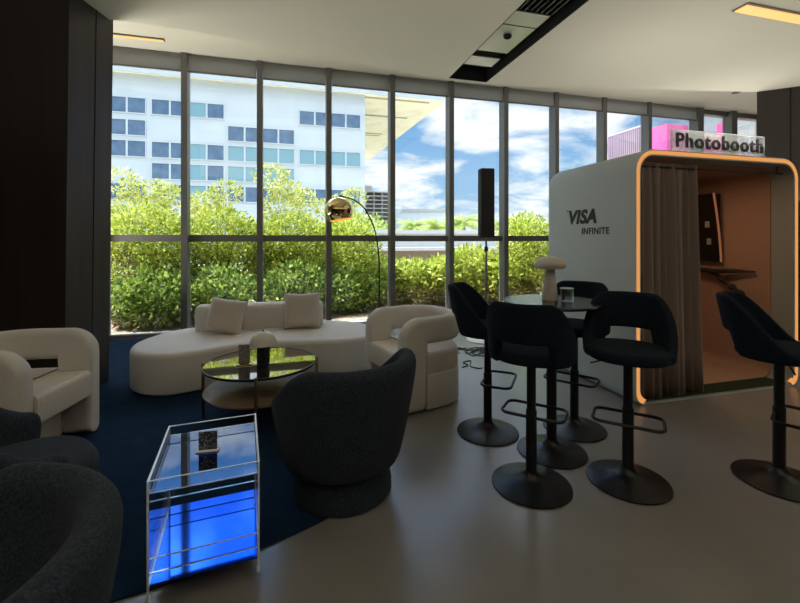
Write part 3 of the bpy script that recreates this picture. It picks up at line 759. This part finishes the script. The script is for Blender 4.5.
# broad leaved lower shrubs
LB = [((0, 0, .62), (.55, .42, .40)), ((-.3, .0, .42), (.42, .4, .38)), ((.32, .05, .45), (.42, .4, .38)), ((0, -.05, .28), (.6, .4, .3))]
LOWSIZE = .10
gl = 'low broad-leaved shrubs outside'
low = shrub_proto('low_shrub', 'low broad-leaved shrub outside the leftmost window at the glass', 'shrub', 11, 3400, LB, LOWSIZE, M['leaf_deep'], .8, .45, 8, slim=.5, extra=(700, [((0, -.1, .15), (.6, .4, .15))], .1, M['leaf_dry']), group=gl)
low.location = at(-2.2, 7.7)
for a, v, s, w in ((-1.15, 7.8, 1.0, 'outside the second window from the left'), (.15, 7.95, 1.05, 'outside, behind the gap between the pillows'), (1.25, 8.15, .95, 'outside, below the gold dome lamp'), ):
    o = dup(low, at(a, v), a*3, 'low broad-leaved shrub '+w, gl); o.scale = (s, s, s)
gm = 'bright leafy shrubs outside the middle windows'
mid = shrub_proto('leafy_shrub', 'bright yellow-green leafy shrub outside, right of the arc lamp pole', 'shrub', 23, 3600, [((0, 0, .85), (.60, .45, .32)), ((-.3, 0, .55), (.5, .45, .45)), ((.32, 0, .6), (.5, .45, .42)), ((0, 0, .35), (.65, .5, .35))], .12, M['leaf_lime'], 1.0, .45, 8, slim=.5, extra=(1300, [((0, -.2, .3), (.65, .4, .25))], .09, M['leaf_dry']), group=gm)
mid.location = at(2.5, 8.65); mid.scale = (1, 1, .87)
for a, v, s, w in ((1.75, 8.6, .93, 'outside, behind the arc lamp pole'), (3.3, 8.7, .90, 'outside, above the back of the right cream armchair'), (4.05, 8.75, 1.10, 'outside, behind the column loudspeaker'), (4.8, 8.5, .9, 'outside, between the loudspeaker and the booth')):
    o = dup(mid, at(a, v), a*4, 'bright yellow-green leafy shrub '+w, gm); o.scale = (1, 1, s)
# slender golden trees above the hedge
gt = 'slender golden-leaved trees above the hedge'
gold = shrub_proto('golden_tree', 'slender golden-leaved tree above the hedge in the leftmost window', 'tree', 31, 1500, [((-.5, 0, 2.55), (.45, .3, .28)), ((.1, .1, 2.35), (.5, .3, .25)), ((.55, 0, 2.25), (.4, .3, .22)), ((-.1, 0, 2.0), (.7, .4, .3))], .10, M['leaf_gold'], 2.4, .6, 7, slim=.42, group=gt)
gold.location = at(-2.75, 8.9)
o = dup(gold, at(-.05, 9.3), 1.2, 'slender golden-leaved tree above the hedge in the third window', gt); o.scale = (1, 1, 1.06)
o = dup(gold, at(-1.55, 9.1), 2.6, 'slender golden-leaved tree above the hedge behind the second mullion', gt); o.scale = (.9, .9, .93)
o = dup(gold, at(1.15, 9.6), 4.0, 'slender golden-leaved tree above the hedge just left of the gold lamp', gt); o.scale = (.8, .8, .95)
# palms beyond the terrace wall
def palm(label, x, y, h, seed):
    t = thing('palm_tree', label, 'palm', (x, y, -.03), 0, 'palms beyond the terrace wall')
    rn = random.Random(seed); V = []; F = []
    for k in range(48):
        a = rn.uniform(0, 2*PI); e = rn.uniform(-.1, 1.2); L_ = rn.uniform(1.3, 1.8)
        prev = None
        for j in range(9):
            q = j/8; r_ = L_*q*math.cos(e*(1-.4*q)); z = h+L_*q*math.sin(e)-1.0*q*q*L_*.55
            p = Vector((r_*math.cos(a), r_*math.sin(a), z)); w = .30*math.sin(PI*(q*.85+.12))
            sdv = Vector((-math.sin(a), math.cos(a), -.55))*w; sd2 = Vector((math.sin(a), -math.cos(a), -.55))*w
            if prev is not None:
                for s_ in (sdv, sd2):
                    for m in range(2):
                        b_ = prev.lerp(p, m*.5); o_ = len(V)
                        V += [b_, b_+(p-prev)*.3, b_+(p-prev)*.7+s_*1.2]; F.append((o_, o_+1, o_+2))
            prev = p
    me = bpy.data.meshes.new('fronds'); me.from_pydata([tuple(v) for v in V], [], F)
    at_ = me.attributes.new('leaf_id', 'FLOAT_VECTOR', 'FACE')
    at_.data.foreach_set('vector', np.repeat(np.arange(len(F))[:, None]*.71+seed, 3, 1).astype(np.float32).ravel())
    me.materials.append(M['leaf_palm']); o = bpy.data.objects.new('fronds', me); COL.objects.link(o); o.parent = t
    MB().tube([(0, 0, 0), (.05, 0, h*.5), (0, 0, h)], [.16, .13, .15], 10).build('trunk', M['stem'], t)
for k, (px, Y, h, w) in enumerate(((463, 24, 2.35, 'palm tree just left of the column loudspeaker'), (436, 26, 2.2, 'palm tree between the fifth and sixth window mullions'), (411, 28, 2.2, 'palm tree in front of the far white building'), (497, 25, 2.2, 'palm tree just right of the column loudspeaker'), (522, 27, 2.0, 'palm tree beside the hedge shrub near the booth'))):
    palm(w, (px-400)/410*Y, Y, h, k+3)
o = shrub_proto('round_bush', 'rounded green bush beyond the terrace wall below the construction block', 'bush', 41, 1800, [((0, 0, 2.0), (1.5, 1.0, .75)), ((-1.0, 0, 1.6), (1.2, .9, .8))], .22, M['leaf_palm'], 1.8, .6, 5); o.location = (-2.1, 20, -.03)
o = shrub_proto('round_bush', 'rounded green bush beyond the terrace wall between the palms', 'bush', 43, 1800, [((0, 0, 1.7), (2.0, 1.0, .8)), ((1.6, 0, 1.6), (1.3, .9, .7))], .22, M['leaf_palm'], 1.8, .6, 5); o.location = (1.6, 29, -.03)

# ------------------------------------------------------------------ outside: buildings
S = 1.8                                           # the white office block stands 81 m away
ob = thing('office_building', 'large white office block with rows of blue windows and jutting roof', 'building', (0, 0, 0), A15)
DV = 45*S
def fz(z): return CAMZ+(z-CAMZ)*S
MB().box(((-34+8.03)/2*S, DV+9, fz(17.45)/2), ((8.03+34)*S, 18, fz(17.45))).build('wall', M['facade'], ob, smooth=False)
bays = [-20.12, -13.05, -6.12, .97]
rowz = [(13.67, 15.12), (11.50, 12.98), (9.45, 10.96), (7.36, 8.88), (5.28, 6.80)]
have = {0: (0, 1, 3), 1: (0, 2), 2: (0, 1, 2, 3), 3: (1, 2), 4: (0, 1, 2, 3)}
teal = {(2, 2): (0, 1, 2, 3), (2, 3): (0, 1, 2, 3), (3, 2): (0, 1, 2, 3), (2, 1): (2,), (3, 1): (2,), (4, 1): (2,), (0, 1): (2,), (4, 2): (3,)}
for ri, (z0, z1) in enumerate(rowz):
    for bi in have[ri]:
        for k in range(4):
            a0 = (bays[bi]+k*1.665)*S; a1 = a0+1.52*S; zc = (fz(z0)+fz(z1))/2; h = fz(z1)-fz(z0); ac = (a0+a1)/2
            f = MB()
            f.box((a0-.06, DV-.06, zc), (.16, .16, h+.28)).box((a1+.06, DV-.06, zc), (.16, .16, h+.28)).box((ac, DV-.06, zc+h/2+.06), (a1-a0, .16, .16)).box((ac, DV-.06, zc-h/2-.06), (a1-a0, .16, .16))
            wnd = f.build('window', M['facade'], ob, smooth=False)
            MB().box((ac, DV-.015, zc), (a1-a0-.04, .03, h-.04)).build('pane', M['teal_pane' if k in teal.get((ri, bi), ()) else 'blue_pane'], wnd, smooth=False)
j = MB()
for z in (16.4, 13.3, 11.2, 9.15, 7.1): j.box(((-26+8.03)/2*S, DV-.012, fz(z)), ((8.03+26)*S, .02, .06))
for b in bays: j.box(((b-.45)*S, DV-.012, fz(17.4)/2), (.07, .02, fz(17.4))).box(((b-.12)*S, DV-.012, fz(17.4)/2), (.07, .02, fz(17.4)))
j.build('panel_joints', M['facade_joint'], ob, smooth=False)
# roof slab, jutting out to the right in a wedge
def back(p): return (p[0]*CU+p[1]*SU, -p[0]*SU+p[1]*CU)
corner = back((5.3*S, 47.6*S)); far = back((-5.9*S, 82*S))
roof = [(-34*S, DV-1.0), (corner[0], DV-1.0), corner, (far[0], far[1]), (-34*S, far[1])]
MB().prism(roof, fz(17.46), fz(18.0)).build('roof_slab', M['soffit'], ob, smooth=False)
MB().prism([(-34*S, DV-1.15), (corner[0]+.1, DV-1.15), (corner[0]+.1, DV-1.02), (-34*S, DV-1.02)], fz(17.40), fz(18.1)).build('fascia', M['facade'], ob, smooth=False)
sj = MB()
for dv, L1 in ((1.2, 14), (13, 12.5), (29, 10), (31, 9.5), (44, 8), (52, 6)):
    sj.box((8.03*S+L1/2, DV+dv, fz(17.45)), (L1, .9, .08))
sj.build('soffit_joints', M['soffit_line'], ob, smooth=False)
rl = MB()
for k in range(46): rl.box((-30*S+k*1.45, DV-.4, fz(18.0)+.35), (.12, .12, .9))
rl.box((-14*S, DV-.4, fz(18.0)+.8), (40*S, .1, .1))
rl.build('roof_railing', M['rail_white'], ob, smooth=False)

pb = thing('pink_building', 'bright pink and pale pink slatted building above the photobooth', 'building', (0, 0, 0), A15)
pc = back((18.7, 30.9)); H_ = 10.35
MB().box((pc[0]+.6+11, pc[1]+2.6, H_/2-.4), (22, 3.6, H_-.8)).build('pale_block', M['pale_pink'], pb, smooth=False)
sl_ = MB()
for k in range(22): sl_.box((pc[0]+.5, pc[1]+.3+k*.2, H_/2), (.16, .05, H_))
sl_.box((pc[0]+.5, pc[1]+2.4, H_-.06), (.2, 4.4, .15))
sl_.build('slat_screen', M['pale_pink'], pb, smooth=False)
MB().box((pc[0]+1.55, pc[1]-.3, 4.95), (2.0, 1.6, 9.9)).build('pink_tower', M['pink'], pb, smooth=False)
MB().box((pc[0]+4.3, pc[1]+.1, 4.7), (3.5, .9, 9.4)).build('pink_wall', M['pink'], pb, smooth=False)
MB().box((pc[0]+7.2, pc[1]-.3, 5.3), (.7, .8, 10.6)).build('pink_fin', M['pink'], pb, smooth=False)
MB().box((pc[0]+12, pc[1]-.6, 4.0), (3.5, 1.0, 8.0)).build('pink_wall', M['pink'], pb, smooth=False)
wf = MB()
for k in range(9): wf.box((pc[0]+6.5+k*1.1, pc[1]+.38, H_/2-.3), (.12, .2, H_))
wf.build('facade_fins', M['far_white'], pb, smooth=False)

tb2 = thing('construction_block', 'unfinished grey concrete block far away right of the white office', 'building', (-10.3, 150, 0), A15)
for k in range(13):
    MB().box((0, 0, .8+k*1.45), (13-.0*(k > 11), 9, .35)).build('floor_slab', M['far_conc'], tb2, smooth=False)
for k in range(5): MB().box((-6+k*3, -3.8, 9.3), (.5, .5, 18.0)).build('column', M['far_conc'], tb2, smooth=False)
MB().box((0, .6, 9.0), (11.5, 6, 17.6)).build('dark_core', M['far_dark'], tb2, smooth=False)
MB().box((-3, 0, 19.6), (5, 5, 2.0)).build('lift_tower', M['far_conc'], tb2, smooth=False)
fw = thing('far_white_building', 'long white flat-roofed building far behind the palms', 'building', (7.5, 160, 0), A15*.3)
MB().box((0, 0, 6.4), (21, 12, 12.8)).build('wall', M['far_white'], fw, smooth=False)
MB().box((1.5, -6.1, 12.2), (18, .4, 1.0)).build('roof_band', M['far_conc'], fw, smooth=False)
MB().box((-8.6, 1, 7.4), (3, 8, 13.6)).build('stair_tower', M['far_white'], fw, smooth=False)
fh = thing('far_pale_building', 'pale low building on the horizon right of the loudspeaker', 'building', (49, 160, 0), 0)
MB().box((0, 0, 4.8), (26, 12, 9.6)).build('wall', M['far_white'], fh, smooth=False)
MB().box((4, 0, 10.0), (10, 8, .9)).build('plant_room', M['far_conc'], fh, smooth=False)

# ------------------------------------------------------------------ sky and lights
w = bpy.data.worlds.new('sky'); SC.world = w; w.use_nodes = True
nt = w.node_tree; N = nt.nodes; L = nt.links; N.clear()
out = N.new('ShaderNodeOutputWorld'); bg = N.new('ShaderNodeBackground'); L.new(bg.outputs[0], out.inputs[0])
tc = N.new('ShaderNodeTexCoord'); sp3 = N.new('ShaderNodeSeparateXYZ'); L.new(tc.outputs['Generated'], sp3.inputs[0])
rmp = N.new('ShaderNodeValToRGB'); e = rmp.color_ramp.elements
e[0].position = 0.0; e[0].color = (.48, .62, .74, 1); e[1].position = .7; e[1].color = (.07, .20, .46, 1)
x = e.new(.12); x.color = (.30, .50, .74, 1); x = e.new(.32); x.color = (.13, .33, .66, 1)
L.new(sp3.outputs['Z'], rmp.inputs[0])
ad = N.new('ShaderNodeMath'); ad.operation = 'ADD'; ad.inputs[1].default_value = .22; L.new(sp3.outputs['Z'], ad.inputs[0])
mx = N.new('ShaderNodeMath'); mx.operation = 'MAXIMUM'; mx.inputs[1].default_value = .05; L.new(ad.outputs[0], mx.inputs[0])
cmb = N.new('ShaderNodeCombineXYZ')
for i_, k_ in enumerate('XY'):
    dv = N.new('ShaderNodeMath'); dv.operation = 'DIVIDE'; L.new(sp3.outputs[k_], dv.inputs[0]); L.new(mx.outputs[0], dv.inputs[1]); L.new(dv.outputs[0], cmb.inputs[i_])
nz = N.new('ShaderNodeTexNoise'); nz.inputs['Scale'].default_value = 1.9; nz.inputs['Detail'].default_value = 9; nz.inputs['Roughness'].default_value = .58; nz.inputs['Distortion'].default_value = .35
mpp = N.new('ShaderNodeMapping'); mpp.inputs['Location'].default_value = (1.3, 4.2, 0); mpp.inputs['Scale'].default_value = (1, 1.25, 1); L.new(cmb.outputs[0], mpp.inputs[0])
L.new(mpp.outputs[0], nz.inputs['Vector'])
cr = N.new('ShaderNodeValToRGB'); cr.color_ramp.elements[0].position = .43; cr.color_ramp.elements[1].position = .60
L.new(nz.outputs[0], cr.inputs[0])
mixc = N.new('ShaderNodeMixRGB'); mixc.inputs[2].default_value = (.92, .93, .95, 1)
L.new(cr.outputs[0], mixc.inputs[0]); L.new(rmp.outputs[0], mixc.inputs[1]); L.new(mixc.outputs[0], bg.inputs[0])
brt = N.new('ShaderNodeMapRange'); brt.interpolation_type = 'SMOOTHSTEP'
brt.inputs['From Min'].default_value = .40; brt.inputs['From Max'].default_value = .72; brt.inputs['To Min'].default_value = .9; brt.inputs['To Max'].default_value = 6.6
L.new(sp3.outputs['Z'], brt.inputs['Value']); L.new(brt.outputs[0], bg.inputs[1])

def sun(name, to, strength, col, ang=.6):
    d = bpy.data.lights.new(name, 'SUN'); d.energy = strength; d.color = col; d.angle = R(ang)
    o = bpy.data.objects.new(name, d); COL.objects.link(o)
    o.rotation_euler = (-Vector(to)).to_track_quat('-Z', 'Y').to_euler()
    return o
to = Vector((*uv(-.45, .06), .88))
sun('sun', to, 6.5, (1, .95, .86))
def area(name, loc, rot, size, power, col, sy=None):
    d = bpy.data.lights.new(name, 'AREA'); d.energy = power; d.color = col; d.size = size
    if sy: d.shape = 'RECTANGLE'; d.size_y = sy
    o = bpy.data.objects.new(name, d); COL.objects.link(o); o.location = loc; o.rotation_euler = rot
    return o
# unseen fill lights added around the room, aimed up to brighten the ceiling
for p_, w_, sz in (((-2.2, -1.0, 2.0), 44, 1.2), ((2.6, -1.0, 2.0), 44, 1.2), ((6.6, 2.6, 2.0), 34, 1.2), ((-4.9, 5.0, .5), 90, 1.2), ((5.0, 6.3, 2.0), 17, 1.6), ((2.9, 4.5, 2.35), 5, 1.4)):
    area('ceiling_fill', p_, (PI, 0, 0), sz, w_, (1, .96, .86))
# added warm fill under the booth roof, strengthens the LED strip's glow
bx, by = 2.08+.95*CU-.45*SU, 3.56+.95*SU+.45*CU
area('booth_fill', (bx, by, 2.12), (0, 0, A15), .3, 3.6, (1, .62, .36))
vs = SC.view_settings
vs.view_transform = 'Standard'; vs.look = 'None'; vs.gamma = 1; vs.use_curve_mapping = False
vs.exposure = .55
SC.cycles.max_bounces = 10; SC.cycles.transparent_max_bounces = 24; SC.cycles.use_denoising = True
SC.cycles.sample_clamp_indirect = 4
